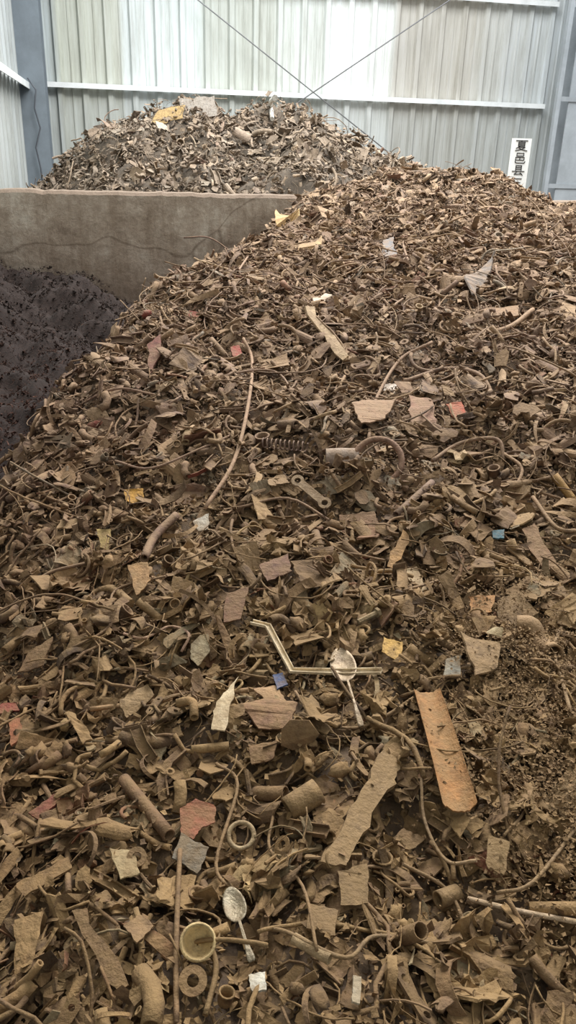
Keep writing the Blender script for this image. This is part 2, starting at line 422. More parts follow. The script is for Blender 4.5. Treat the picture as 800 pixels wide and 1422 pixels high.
HP=[
([(530,1045),(556,1062),(545,1090),(490,1180),(478,1206),(440,1200),(452,1180),(500,1100)],(140,114,80),'flaking_steel_bar','thick flaking muddy steel bar with crusted edges',.016),
([(355,975),(375,968),(415,982),(400,1015),(360,1012),(330,985)],(126,94,68),'bent_metal_plate','five-sided brown steel plate beside white strip',.003),
([(352,958),(385,952),(398,975),(375,975)],(165,132,98),'sheet_metal_offcut','small tan sheet metal offcut',.003),
([(165,975),(205,950),(215,968),(175,998)],(148,122,88),'sheet_metal_offcut','tan curved sheet metal offcut beside a long rod',.003),
([(178,785),(205,780),(208,805),(190,828)],(160,124,85),'sheet_metal_offcut','tan pointed sheet metal offcut',.003),
([(533,885),(560,892),(556,920),(530,905)],(215,172,100),'sheet_metal_offcut','small yellow square sheet near the spoon',.002),
([(330,940),(322,975),(312,1015),(292,1012),(300,975)],(200,182,150),'pale_metal_strip','cream-white flat strip with mud smears',.003),
([(252,1158),(290,1178),(275,1215),(238,1192)],(114,108,96),'square_metal_tile','plain grey square metal piece',.003),
([(153,1180),(185,1182),(195,1215),(168,1220)],(158,140,105),'square_metal_tile','pale tan square metal piece',.003),
([(652,828),(688,826),(682,850),(655,850)],(192,140,92),'square_metal_tile','orange-tan rectangular metal piece',.003),
([(560,735),(570,745),(548,790),(536,785)],(182,142,96),'curved_metal_strip','orange-tan narrow curved strip',.003),
([(565,790),(578,788),(600,830),(580,835)],(182,160,126),'pale_metal_strip','pale flat metal strip on the heap',.003),
([(568,550),(600,555),(605,590),(568,595)],(140,106,86),'bent_metal_plate','reddish-brown upright steel plate',.003),
([(487,565),(510,555),(550,560),(535,582),(500,590)],(142,112,86),'bent_metal_plate','rounded brown pressed steel plate',.004),
([(725,735),(742,728),(775,785),(755,795)],(132,102,76),'flat_steel_bar','flat brown steel bar in scrap',.005),
([(385,300),(430,300),(425,318),(385,320)],(188,154,105),'sheet_metal_offcut','yellow-tan sheet near the heap top',.004),
([(408,348),(450,335),(450,345),(410,357)],(175,148,110),'sheet_metal_offcut','thin tan strip near the heap top',.004),
([(640,390),(690,362),(675,390),(650,420)],(108,100,94),'curved_metal_strip','dark grey curved metal sheet',.006),
([(530,335),(548,328),(550,355),(535,362)],(104,104,106),'crumpled_foil','silver-grey crumpled foil scrap',.004),
([(422,432),(432,430),(485,500),(475,505)],(176,152,120),'flat_steel_bar','long pale tan flat bar near the heap top',.008),
([(645,435),(720,425),(720,438),(650,445)],(146,116,88),'flat_steel_bar','brown flat bar lying across scrap',.01),
([(433,418),(452,408),(462,412),(440,425)],(205,188,168),'white_fragment','small white fragment on the heap',.004),
([(268,725),(290,713),(290,735),(275,738)],(190,180,164),'white_fragment','small off-white crumpled fragment',.004),
([(532,533),(558,533),(555,543),(533,543)],(225,212,200),'white_fragment','small bright white fragment',.004),
([(620,560),(640,558),(648,575),(630,580)],(170,84,64),'red_fragment','small orange-red painted fragment',.004),
([(262,432),(285,435),(280,446),(262,442)],(140,70,60),'red_fragment','small red painted fragment',.006),
([(320,482),(332,480),(336,492),(324,496)],(148,48,48),'red_fragment','small bright red fragment',.006),
([(205,480),(222,465),(225,490),(208,520)],(118,74,64),'red_fragment','long dull red painted strip',.006),
([(172,680),(198,678),(200,692),(185,700),(175,695)],(190,142,62),'yellow_fragment','yellow round plastic piece in scrap',.006),
([(135,735),(155,735),(150,765),(140,760)],(155,132,80),'yellow_fragment','dull yellow fragment in scrap',.004),
([(378,938),(392,935),(400,950),(385,957)],(58,86,130),'blue_fragment','small blue plastic fragment',.004),
([(683,738),(700,736),(700,748),(684,748)],(62,100,112),'blue_fragment','small teal plastic fragment',.004),
([(635,885),(695,895),(690,930),(660,940)],(138,112,80),'bent_metal_plate','triangular muddy steel plate',.004),
([(690,835),(720,820),(745,850),(715,880),(690,865)],(142,116,84),'bent_metal_plate','wide tan pressed steel plate',.004),
([(800,975),(815,1145),(770,1130),(755,1110),(785,1080)],(162,136,100),'torn_sack_cloth','torn tan sack cloth draped over scrap',.003),
([(40,1130),(80,1100),(85,1110),(55,1140)],(112,50,44),'red_fragment','dark red painted strip',.004),
([(0,978),(35,975),(38,985),(0,992)],(128,54,46),'red_fragment','bright red strip in the mud',.004),
([(12,1000),(28,998),(30,1030),(15,1038)],(138,84,56),'orange_fragment','orange painted fragment in mud',.004),
([(265,895),(278,882),(290,880),(292,905),(275,925),(265,915)],(168,152,122),'oval_plate','pale oval metal plate on scrap',.003),
([(620,915),(640,910),(638,940),(615,938)],(136,130,116),'square_metal_tile','grey ribbed metal piece on scrap',.004),
([(345,1355),(368,1350),(370,1375),(350,1378)],(200,194,178),'white_fragment','crumpled white fragment in scrap',.004),
([(490,1355),(502,1358),(500,1395),(488,1392)],(178,170,150),'white_fragment','narrow off-white strip in scrap',.004),
([(470,1210),(510,1200),(512,1255),(475,1258)],(122,98,66),'bent_metal_plate','olive-brown steel plate in scrap',.003),
([(20,1230),(95,1190),(100,1205),(35,1245)],(122,94,60),'curved_metal_strip','long brown leaf-shaped strip',.003),
([(172,1285),(195,1270),(215,1285),(190,1310)],(132,104,72),'bent_metal_plate','small brown bent plate in scrap',.003),
([(100,1265),(120,1262),(180,1370),(160,1378)],(116,90,62),'flat_steel_bar','flat olive-brown bar in scrap',.003),
([(680,1160),(710,1170),(700,1215),(675,1205)],(132,108,74),'bent_metal_plate','tan muddy plate beside soil',.003),
([(235,672),(300,672),(290,702),(240,700)],(120,92,74),'bent_metal_plate','brown wide steel plate in scrap',.003),
([(315,825),(345,815),(335,860),(310,865)],(110,78,60),'bent_metal_plate','dark rust-coloured steel plate',.003),
([(780,420),(800,425),(800,450),(775,440)],(158,130,96),'sheet_metal_offcut','tan sheet near the heap edge',.006),
([(470,715),(520,710),(528,735),(480,742)],(130,100,78),'bent_metal_plate','tan-brown plate beneath connecting bar',.003),
([(360,785),(400,770),(405,795),(370,808)],(116,86,70),'bent_metal_plate','mauve-brown steel plate in scrap',.003),
([(345,1035),(385,1030),(380,1055),(350,1062)],(124,94,66),'bent_metal_plate','brown plate below five-sided plate',.003),
([(75,885),(40,905),(25,935),(60,925)],(118,90,64),'bent_metal_plate','dark tan plate at the heap side',.003),
([(540,1170),(560,1150),(590,1165),(560,1190)],(126,100,70),'bent_metal_plate','small olive steel plate',.003),
([(430,1255),(470,1265),(465,1300),(425,1290)],(118,94,64),'bent_metal_plate','brown plate in lower scrap',.003),
([(250,1122),(272,1110),(300,1120),(298,1142),(280,1150),(268,1166),(252,1158)],(136,78,58),'reddish_sheet_scrap','flat broken reddish-brown metal scrap',.003),
]
for e in HP: hero_plate(e[0],e[1],e[2],(e[3] if len(e[3].split())>3 else e[3]+' in heap'),e[4])
hero_plate([(208,175),(220,152),(258,146),(252,164)],(196,168,118),'sheet_metal_offcut','yellow sheet on top of the dusty heap',.01,.15,hback,face=.6)
hero_plate([(250,160),(250,138),(298,133),(302,162)],(158,152,144),'curved_sheet_panel','large grey metal panel on top of dusty heap',.01,.2,hback,face=.8)
def smoothpath(P,n=6):
    if len(P)<3: return [P[0].lerp(P[1],i/4) for i in range(5)]
    out=[]
    Q=[P[0]*2-P[1]]+P+[P[-1]*2-P[-2]]
    for i in range(1,len(Q)-2):
        for k in range(n):
            t=k/n; a,b,c,d=Q[i-1],Q[i],Q[i+1],Q[i+2]
            out.append(.5*((2*b)+(c-a)*t+(2*a-5*b+4*c-d)*t*t+(3*b-a-3*c+d)*t**3))
    out.append(P[-1]); return out
def hero_path(pts,r,c,name,label,lift=.04,hollow=False,h=hpile,sharp=False,prof=None,mat=None):
    P=[]
    for a in pts:
        q=hit(a[0],a[1],h); tc_=(Vector((0,0,ZC))-q).normalized(); P.append(q+tc_*lift)
    if not sharp: P=smoothpath(P)
    if r>.0055 or sharp:
        for i,p in enumerate(P):
            HEROES.append(p.copy())
            if sharp and i: HEROES.extend([p.lerp(P[i-1],u) for u in(.25,.5,.75)])
    c0=sum(P,Vector())/len(P); L=[p-c0 for p in P]
    if hollow: V,F=pipe(L,r,r*.75,16)
    else: V,F=sweep(L,prof or tubeprof(r,8))
    o=mk(name,V,F,mat or M_HERO,prof is None); o.location=c0; o.color=(*srgb(c),1); tag(o,label,'scrap metal'); return o
for a in [
([(125,985),(230,972),(345,958)],.005,(150,118,84),'steel_rod','long straight tan rod on scrap',.055),
([(172,880),(200,886),(235,870),(262,880),(252,905)],.003,(180,146,124),'twisted_wire','pale pinkish bent wire on scrap',.055),
([(285,705),(325,640),(345,560),(350,500),(338,470)],.0058,(158,128,104),'twisted_wire','long thin rusty wire arching over the heap',.07),
([(650,1248),(720,1265),(810,1282)],.004,(188,164,136),'striped_cable','pale cable with faded stripes',.05),
([(288,1300),(300,1345),(285,1410)],.004,(130,105,70),'steel_rod','curved muddy rod in scrap'),
([(328,940),(345,905),(356,888)],.005,(120,95,72),'steel_rod','brown rod beside white strip'),
([(585,1080),(590,1140),(620,1195),(662,1195)],.0028,(150,125,95),'twisted_wire','curved tan wire around the steel plate',.05),
([(600,475),(555,500),(520,560),(512,610)],.0058,(140,112,90),'twisted_wire','thick curved rusty wire on heap',.06),
([(685,550),(665,520),(620,512),(560,530)],.008,(128,102,82),'curved_steel_bar','curved brown steel bar on heap',.06),
([(255,330),(290,330),(322,350)],.005,(120,95,82),'twisted_wire','thin wire sticking out beside the divider'),
([(130,825),(155,818),(182,838)],.011,(140,112,76),'curved_steel_bar','curved tan bar in scrap'),
([(640,470),(705,455),(740,430)],.010,(150,122,95),'curved_steel_bar','curved tan bar near the heap top'),
([(770,660),(800,700)],.012,(165,130,78),'steel_rod','ochre rod at the heap side'),
([(235,560),(300,525),(380,515),(415,560)],.0035,(140,114,96),'twisted_wire','thin rusty wire looping over heap',.06),
([(375,1290),(400,1295),(480,1330),(520,1300),(600,1310)],.003,(125,102,72),'twisted_wire','long muddy wire lying on scrap',.05),
([(100,1275),(60,1300),(20,1350)],.004,(118,92,64),'steel_rod','long brown rod in the mud'),
([(560,1200),(620,1235),(645,1290),(640,1360)],.003,(122,98,70),'twisted_wire','long curved muddy wire in scrap',.05),
([(250,1180),(245,1300),(245,1422)],.004,(118,92,64),'steel_rod','long straight brown rod in scrap'),
([(690,1240),(740,1225),(800,1150)],.003,(135,110,80),'twisted_wire','thin curved wire beside sack cloth',.05),
([(0,1030),(60,1010),(130,1020)],.003,(115,90,66),'twisted_wire','thin dark wire near red strip'),
([(160,640),(210,650),(285,620),(330,600)],.0035,(135,108,90),'twisted_wire','thin rusty wire across the heap',.06),
([(600,640),(640,615),(690,610),(700,640)],.006,(125,100,80),'curved_steel_bar','curved brown tube in scrap',.055),
([(700,630),(725,650),(715,680)],.005,(140,112,86),'curved_steel_bar','short curved tan tube in scrap',.055),
([(60,1090),(90,1150),(95,1240)],.005,(112,86,60),'steel_rod','brown rod leaning in the mud'),
([(300,425),(325,385),(352,345)],.005,(138,112,92),'twisted_wire','rusty wire leaning near heap edge',.06),
([(520,455),(560,415),(640,385)],.005,(140,114,92),'twisted_wire','curved rusty wire on upper heap',.06),
([(690,330),(740,352),(795,345)],.0055,(135,110,90),'twisted_wire','long bent rod on upper heap',.06),
([(600,300),(562,330),(570,372)],.0055,(140,114,92),'twisted_wire','bent rusty wire near heap top',.06),
([(735,485),(770,470),(805,495)],.005,(140,112,90),'twisted_wire','looping rusty wire on heap slope',.06),
([(440,575),(500,545),(565,562)],.004,(138,110,88),'twisted_wire','thin curved wire over round plate',.06),
([(330,705),(400,692),(462,725)],.0035,(130,104,84),'twisted_wire','thin wire crossing brown plates',.055),
([(740,690),(772,732),(805,738)],.0055,(135,108,80),'twisted_wire','curved tan wire at heap side',.055),
([(30,845),(60,800),(118,782)],.004,(120,94,74),'twisted_wire','curved wire on shaded heap side',.055),
([(645,662),(700,675),(765,662)],.0035,(138,112,86),'twisted_wire','thin tan wire lying across scrap',.055),
([(420,792),(470,768),(535,778)],.003,(132,106,80),'twisted_wire','thin looping wire in mid heap',.055),
([(105,565),(160,540),(215,548)],.004,(128,100,84),'twisted_wire','thin wire on heap edge slope',.055),
([(670,1020),(720,1060),(730,1120),(700,1160)],.0025,(140,114,84),'twisted_wire','thin wire arching over muddy soil',.05),
([(790,850),(770,900),(785,960),(800,1020)],.004,(165,138,106),'twisted_wire','pale rope-like strand at heap side',.05),
([(380,1130),(375,1180),(420,1230),(440,1320)],.0025,(128,102,72),'twisted_wire','thin wire wandering through lower scrap',.05),
([(410,960),(440,1000),(500,1010),(560,980)],.003,(130,104,76),'twisted_wire','thin wire looping beneath the spoon',.05),
([(560,820),(620,800),(650,760),(720,780)],.003,(134,108,80),'twisted_wire','thin bent wire among brown plates',.055),
([(100,900),(150,870),(160,820),(230,800)],.003,(122,96,72),'twisted_wire','thin dark wire on heap side',.055),
([(300,1060),(330,1090),(300,1200),(330,1240)],.003,(126,100,70),'twisted_wire','curved wire beside pale ring',.05),
]: hero_path(*a)
for a in [
([(408,1303),(458,1332)],.008,(165,142,108),'cut_pipe','pale tan short pipe in scrap'),
([(172,1082),(235,1160)],.011,(112,84,58),'cut_pipe','dark brown muddy pipe in scrap'),
([(735,1262),(806,1262)],.010,(145,115,75),'cut_pipe','tan pipe lying level on scrap'),
([(200,775),(215,745),(245,715)],.011,(118,92,76),'cut_pipe','brown pipe leaning in scrap'),
([(550,715),(600,670)],.010,(112,90,78),'cut_pipe','dark brown steel pipe in scrap'),
([(718,868),(738,870),(747,893),(770,908)],.022,(144,116,84),'pipe_elbow','large muddy pipe elbow on scrap',.07),
([(608,1250),(635,1240)],.014,(130,105,72),'cut_pipe','short wide muddy pipe in scrap'),
([(400,1125),(442,1098)],.022,(132,106,70),'cut_pipe','wide olive-brown muddy pipe'),
]: hero_path(*a,hollow=True)
hero_path([(378,165),(376,143),(382,136)],.02,(220,220,214),'white_pipe','white pipe sticking out of the dusty heap',h=hback,lift=.14)
hero_path([(350,865),(372,870),(405,932),(470,934),(530,933)],.01,(210,192,160),'folded_channel_strip','cream-white folded metal channel strip beside the spoon',lift=.06,sharp=True,prof=[(-.001,-.007),(.006,-.007),(.006,-.005),(.001,-.005),(.001,.005),(.006,.005),(.006,.007),(-.001,.007)])
def on(px,py,lift=.04,h=hpile,face=.3):
    q=hit(px,py,h);n=nrm(h,q.x,q.y,.08);tc_=(Vector((0,0,ZC))-q).normalized(); n=(n*(1-face)+tc_*face).normalized(); return q+tc_*lift,n
def place(o,px,py,dirpx=(1,0),lift=.04,face=.3):
    q,n=on(px,py,lift,face=face); q2=hit(px+dirpx[0]*20,py+dirpx[1]*20)+ (q-hit(px,py)); x=q2-q; x=(x-n*x.dot(n)).normalized(); y=n.cross(x)
    o.matrix_world=Matrix.Translation(q)@Matrix((x,y,n)).transposed().to_4x4()
    r=max(v.co.length for v in o.data.vertices)*.7
    HEROES.append(q.copy())
    for i in range(8): HEROES.append(q+x*r*math.cos(i*.785)+y*min(r,o.dimensions.y/2+.005)*math.sin(i*.785))
    return o
def hp(px,py): return (hit(px,py)-Vector((0,0,ZC))).dot(CR@Vector((0,0,-1)))/FP
def simple(name,VF,c,label,px,py,d=(1,0),lift=.045,face=.3,mat=None,smooth=True):
    o=mk(name,VF[0],VF[1],mat or M_HERO,smooth); place(o,px,py,d,lift,face); o.color=(*srgb(c),1); tag(o,label,'scrap metal'); return o
s=hp(400,618); simple('coil_spring',helix(64*s,6.5*s,.0025,10,10,6),(115,94,82),'long rusty coil spring on heap',395,618,(1,.03),lift=.055)
def torus(r,q,n=32,e=1): return sweep([(r*math.cos(2*math.pi*i/n),r*e*math.sin(2*math.pi*i/n),0) for i in range(n)],tubeprof(q,8),closed=True)
s=hp(525,640); simple('metal_hoop',torus(32*s,.009),(135,104,86),'large brown round metal hoop',525,640,face=.7)
s=hp(335,1160); simple('metal_hoop',torus(17*s,.004),(160,140,108),'pale round metal ring on scrap',335,1160,face=.6)
s=hp(268,1360); simple('flat_washer',ext2d(circ(0,0,19*s,32),[circ(0,0,8*s,24)],.004),(128,100,68),'large muddy flat washer in scrap',268,1362,face=.7,smooth=False)
s=hp(215,1190); simple('flat_washer',ext2d(circ(0,0,13*s,32),[circ(0,0,6*s,24)],.004),(122,96,68),'muddy flat washer beside pale square',190,1190,face=.6,smooth=False)
s=hp(723,580); simple('metal_hoop',torus(9*s,.005),(125,98,80),'small thick ring on the heap',723,580,face=.7)
s=hp(275,1308); simple('pressed_metal_cup',lathe([(17*s,-.024),(22*s,-.016),(24*s,.0),(21*s,.003),(19*s,-.008),(14*s,-.018),(.001,-.02),(.001,-.024)],32),(205,180,130),'cream round metal cup lying open',275,1308,face=.8,lift=.075)
s=hp(475,635); V,F=sweep([(-22*s,0,0),(-21*s,0,0),(0,0,.003),(21*s,0,0),(22*s,0,0)],tubeprof(13*s,24)); simple('dented_can',(V,F),(150,134,122),'dented grey-white metal can on heap',475,636,(1,.1))
s=hp(430,680); L=26*s; w=9*s
o2=[(-L+w*math.cos(a),w*math.sin(a)) for a in np.linspace(.7,2*math.pi-.7,12)]+[(L+w*math.cos(a),w*math.sin(a)) for a in np.linspace(-math.pi+.7,math.pi-.7,12)]
simple('ring_link_bar',ext2d(o2,[circ(-L,0,w*.5,12),circ(L,0,w*.5,12)],.006),(152,130,104),'tan connecting bar with round holes at both ends',432,683,(1,.85),smooth=False)
# curved channel plate
q,n=on(592,962,.065,face=.3); q2,_=on(638,1122,.065,face=.3); x=(q2-q); Lc=x.length; x.normalize(); n=(n-x*n.dot(x)).normalized(); y=n.cross(x)
s=hp(615,1040); Wc=38*s
def fn(u,v):
    a=(v-.5)*1.9; k=1+.12*u
    return (u*Lc+(.008*(1-(2*v-1)**2) if u>.99 else 0)+(.006*noise.noise(Vector((v*9,2,3))) if u in (0,1) else 0), math.sin(a)/math.sin(.95)*Wc/2*k+(.0025*noise.noise(Vector((u*30,v,7)))), (1-math.cos(a))*Wc*.6+.006*math.sin(u*3)+.001*noise.noise(Vector((u*5,v*3,0))))
for i in range(12):
    for j in (-.3,0,.3): HEROES.append(q+x*Lc*i/11+y*Wc*j)
o=mk('curved_steel_channel',*sheet(30,14,fn,.0028),M_HERO,False); o.matrix_world=Matrix.Translation(q)@Matrix((x,y,n)).transposed().to_4x4(); o.color=(*srgb((152,108,64)),1); tag(o,'long orange-brown rusty curved steel channel with blunt end','scrap metal')
def spoon(bc,be,bw,bl,c,label,sc=1):
    q,n=on(*bc,.07,face=.85); q2,_=on(*be,.055); dx=q2-q; Ltot=dx.length; x=dx.normalized(); n=(n-x*n.dot(x)).normalized(); y=n.cross(x)
    for i in range(7): HEROES.append(q+dx*i/6)
    HEROES.extend([q+y*bw,q-y*bw])
    e=bpy.data.objects.new('spoon',None); COL.objects.link(e); e.matrix_world=Matrix.Translation(q)@Matrix((x,y,n)).transposed().to_4x4()
    tag(e,label,'spoon')
    V=[];F=[];nr=6;ns=28
    for sd in (0,1):
        for i in range(nr+1):
            r=i/nr
            for j in range(ns):
                a=2*math.pi*j/ns; xx=bl*r*math.cos(a);yy=bw*r*math.sin(a)*(1-.12*math.cos(a)*-1)
                V.append((xx,yy,-.28*bw*2*(1-r*r)*.6-sd*.0012))
    N=(nr+1)*ns
    for i in range(nr):
        for j in range(ns):
            j2=(j+1)%ns; f=(i*ns+j,(i+1)*ns+j,(i+1)*ns+j2,i*ns+j2); F.append(f);F.append(tuple(k+N for k in f[::-1]))
    for j in range(ns):
        j2=(j+1)%ns; k=nr*ns; F.append((k+j,k+j+N,k+j2+N,k+j2))
    b=mk('bowl',V,F,M_METAL,True); b.parent=e; b.color=(*srgb(c),1)
    def fn(u,v):
        xx=bl*.93+(Ltot-bl*.93)*u; wd=.0022+.0035*ss(.5,.95,u) ; return xx,(v-.5)*2*wd*(1 if u<.97 else .75),.004*math.sin(u*3.1)
    h_=mk('handle',*sheet(16,4,fn,.0018),M_METAL,True); h_.parent=e; h_.color=(*srgb(c),1)
s=hp(478,920); spoon((476,922),(502,1008),17*s,33*s,(178,158,132),'muddy steel spoon resting across white channel strip')
s=hp(325,1255); spoon((325,1255),(350,1335),15*s,27*s,(150,140,118),'dirty steel spoon with long handle in scrap')
KD=KDTree(len(HEROES))
for i,p in enumerate(HEROES): KD.insert(p,i)
KD.balance()
# ---------------- heap pieces
PAL=[((132,108,82),.32),((112,89,70),.24),((146,122,94),.14),((116,94,79),.15),((88,70,57),.08),((128,118,104),.04),((164,142,112),.015),((116,82,65),.02),((120,64,52),.002),((174,164,148),.003)]
PC=[srgb(p[0]) for p in PAL]; PW=np.array([p[1] for p in PAL]);PW/=PW.sum()
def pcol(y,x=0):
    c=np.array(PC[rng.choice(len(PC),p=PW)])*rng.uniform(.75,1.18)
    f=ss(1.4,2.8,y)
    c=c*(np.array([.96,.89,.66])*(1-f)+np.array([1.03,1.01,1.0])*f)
    if y>4: c=c*(1-.25*ss(4,6,y))+np.array(srgb((140,128,112)))*.25*ss(4,6,y)  # haze painted into the colour of far pieces
    g=ss(-.15,-.75,x)*ss(3.4,2.2,y)  # shade of the lower-left flank put into the piece colour
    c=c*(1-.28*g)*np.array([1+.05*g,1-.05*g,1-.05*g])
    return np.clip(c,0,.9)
def orient(n,tilt=.35):
    n=(n+Vector((random.gauss(0,tilt),random.gauss(0,tilt),random.gauss(0,tilt*.5)))).normalized()
    a=Vector((math.cos(q:=R(0,6.283)),math.sin(q),0)); x=(a-n*a.dot(n)).normalized(); y=n.cross(x)
    return np.array([[x.x,y.x,n.x],[x.y,y.y,n.y],[x.z,y.z,n.z]])
KW=np.array([k[2] for k in KINDS]);KW/=KW.sum()
N=70000
bins=[[] for _ in KINDS]
cnt=0
while cnt<N:
    y=R(.25,6.7); w=.37*(.93*y+.5)+.28
    if random.random()>w/2.9: continue
    x=R(-w,w+.1)
    if x<itp(y,EDGE)-.65 or x<wallx(y)+.1: continue
    yw=6.1+.2*x
    if y>yw-.02 and x<.1: continue
    k=rng.choice(len(KINDS),p=KW); ti=random.randrange(len(TEMPL[k])); t=TEMPL[k][ti]
    if k==20 and y>4.8: continue
    rr=random.random()
    s=R(.3,.75) if rr<.6 else (R(.75,1.1) if rr<.95 else R(1.15,1.6))
    if y>3.5: s*=1.1
    z=hpile(x,y); n=nrm(hpile,x,y)
    if z<.02: z=.02
    off=R(-.018,.022)
    P0=Vector((x,y,z)); near=KD.find(P0)[2]<.052
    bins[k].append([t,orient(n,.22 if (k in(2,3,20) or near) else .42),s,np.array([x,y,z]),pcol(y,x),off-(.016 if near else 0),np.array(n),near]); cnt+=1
camp=np.array([0,0,ZC])
for k,items in enumerate(bins):
    nm,_,_,sm,lab=KINDS[k]; cat=nm.replace('_',' ')
    def app(it):
        l=it[3]; d=np.linalg.norm(l-camp); ins=abs(l[0])<.345*(.93*l[1]+.45) and l[1]>.68
        return -(it[0].size*it[2]/d)*(1 if ins and not it[7] else .0)
    items.sort(key=app)
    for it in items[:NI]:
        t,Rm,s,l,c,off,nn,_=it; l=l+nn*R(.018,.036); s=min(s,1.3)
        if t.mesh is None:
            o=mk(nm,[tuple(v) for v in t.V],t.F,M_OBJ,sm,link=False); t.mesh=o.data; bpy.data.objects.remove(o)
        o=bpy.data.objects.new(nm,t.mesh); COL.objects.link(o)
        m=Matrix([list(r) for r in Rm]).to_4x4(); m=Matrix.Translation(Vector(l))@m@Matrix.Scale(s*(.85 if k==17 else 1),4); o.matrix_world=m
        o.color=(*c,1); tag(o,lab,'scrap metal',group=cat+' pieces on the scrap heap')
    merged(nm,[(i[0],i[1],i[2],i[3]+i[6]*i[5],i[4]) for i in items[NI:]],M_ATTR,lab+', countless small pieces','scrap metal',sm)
# fine chips
def chip():
    t=Tm(); V=[(R(-1,-.3),R(-.5,0),0),(R(.2,1),R(-.6,-.1),.1),(R(.2,.8),R(.2,.7),-.05),(R(-.6,0),R(.3,.8),.15),(0,0,-.35)]
    F=[(0,1,2,3),(0,4,1),(1,4,2),(2,4,3),(3,4,0)]; t.V=np.array(V)*.007;t.F=F
    t.loops=np.array([i for f in F for i in f]);t.tot=np.array([len(f) for f in F]);t.size=.014; return t
CH=[chip() for _ in range(12)]
items=[]
soil=np.array(srgb((120,94,64)))
for i in range(170000):
    if i<24000: x=random.gauss(.56,.12);y=random.gauss(1.22,.25);off=.03
    else:
        y=R(.4,5.6); w=.37*(.93*y+.5)+.1
        if random.random()>w/2.3: continue
        x=R(-w,w);off=.006
        if x<itp(y,EDGE)-.3: continue
    z=hpile(x,y);n=nrm(hpile,x,y)
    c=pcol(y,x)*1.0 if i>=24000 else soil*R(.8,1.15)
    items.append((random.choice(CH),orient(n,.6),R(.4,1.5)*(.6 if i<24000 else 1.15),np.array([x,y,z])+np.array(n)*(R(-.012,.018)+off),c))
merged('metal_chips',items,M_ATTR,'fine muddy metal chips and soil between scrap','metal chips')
# back heap
items=[]
for i in range(16000):
    x=R(-3.0,1.9);y=R(6.5,9.4)
    if y<6.45+.2*x or x<wallx(y)+.12: continue
    k=rng.choice(len(KINDS),p=KW)
    if k==20: continue
    t=random.choice(TEMPL[k])
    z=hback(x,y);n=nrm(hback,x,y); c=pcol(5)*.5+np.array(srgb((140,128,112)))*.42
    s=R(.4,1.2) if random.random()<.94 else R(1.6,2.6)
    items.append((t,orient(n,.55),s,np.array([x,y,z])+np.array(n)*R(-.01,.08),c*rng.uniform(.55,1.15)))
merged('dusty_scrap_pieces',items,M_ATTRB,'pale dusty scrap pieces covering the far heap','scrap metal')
# dark heap
items=[]
for i in range(30000):
    x=R(-2.5,-.3);y=R(2.4,5.75+.2*x+.35)
    if y>6.0+.2*x or x<wallx(y)+.05: continue
    z=hdark(x,y);n=nrm(hdark,x,y)
    k=random.choice([3,3,4,19,14,18,3,12]);t=random.choice(TEMPL[k]); g=R(.45,1.3)
    if random.random()<.001: g=5
    f=ss(5.0,3.4,y)
    c=np.array(srgb((48,34,27)))*(1-f)+np.array(srgb((68,42,31)))*f
    items.append((t,orient(n,.8),R(.14,.42),np.array([x,y,z])+np.array(n)*R(-.005,.02),c*g))
merged('dark_metal_turnings',items,M_DARK,'dark oily metal turnings heaped against concrete divider','metal turnings')
# mounds
def field(name,h,x0,x1,y0,y1,nx,ny,mat,dz=0):
    V=[];F=[]
    for i in range(nx+1):
        for j in range(ny+1):
            x=x0+(x1-x0)*i/nx;y=y0+(y1-y0)*j/ny; V.append((max(x,wallx(y)),y,max(.0,h(x,y)+dz)))
    for i in range(nx):
        for j in range(ny):
            a=i*(ny+1)+j; F.append((a,a+ny+1,a+ny+2,a+1))
    return mk(name,V,F,mat,True)
tag(field('scrap_heap_core',hpile,-2.0,3.6,-.6,7.6,140,200,M_MOUND,-.010),'brown muddy mound of compacted fine scrap','scrap heap',kind='stuff')
tag(field('dark_swarf_heap',hdark,-2.6,-.3,2.0,5.6,80,110,M_DARKM),'dark brown swarf heap against concrete divider','scrap heap',kind='stuff')
tag(field('dusty_scrap_heap_core',hback,-3.0,2.4,6.55,10.6,80,70,M_BACK,-.02),'grey dusty scrap mound behind concrete divider','scrap heap',kind='stuff')
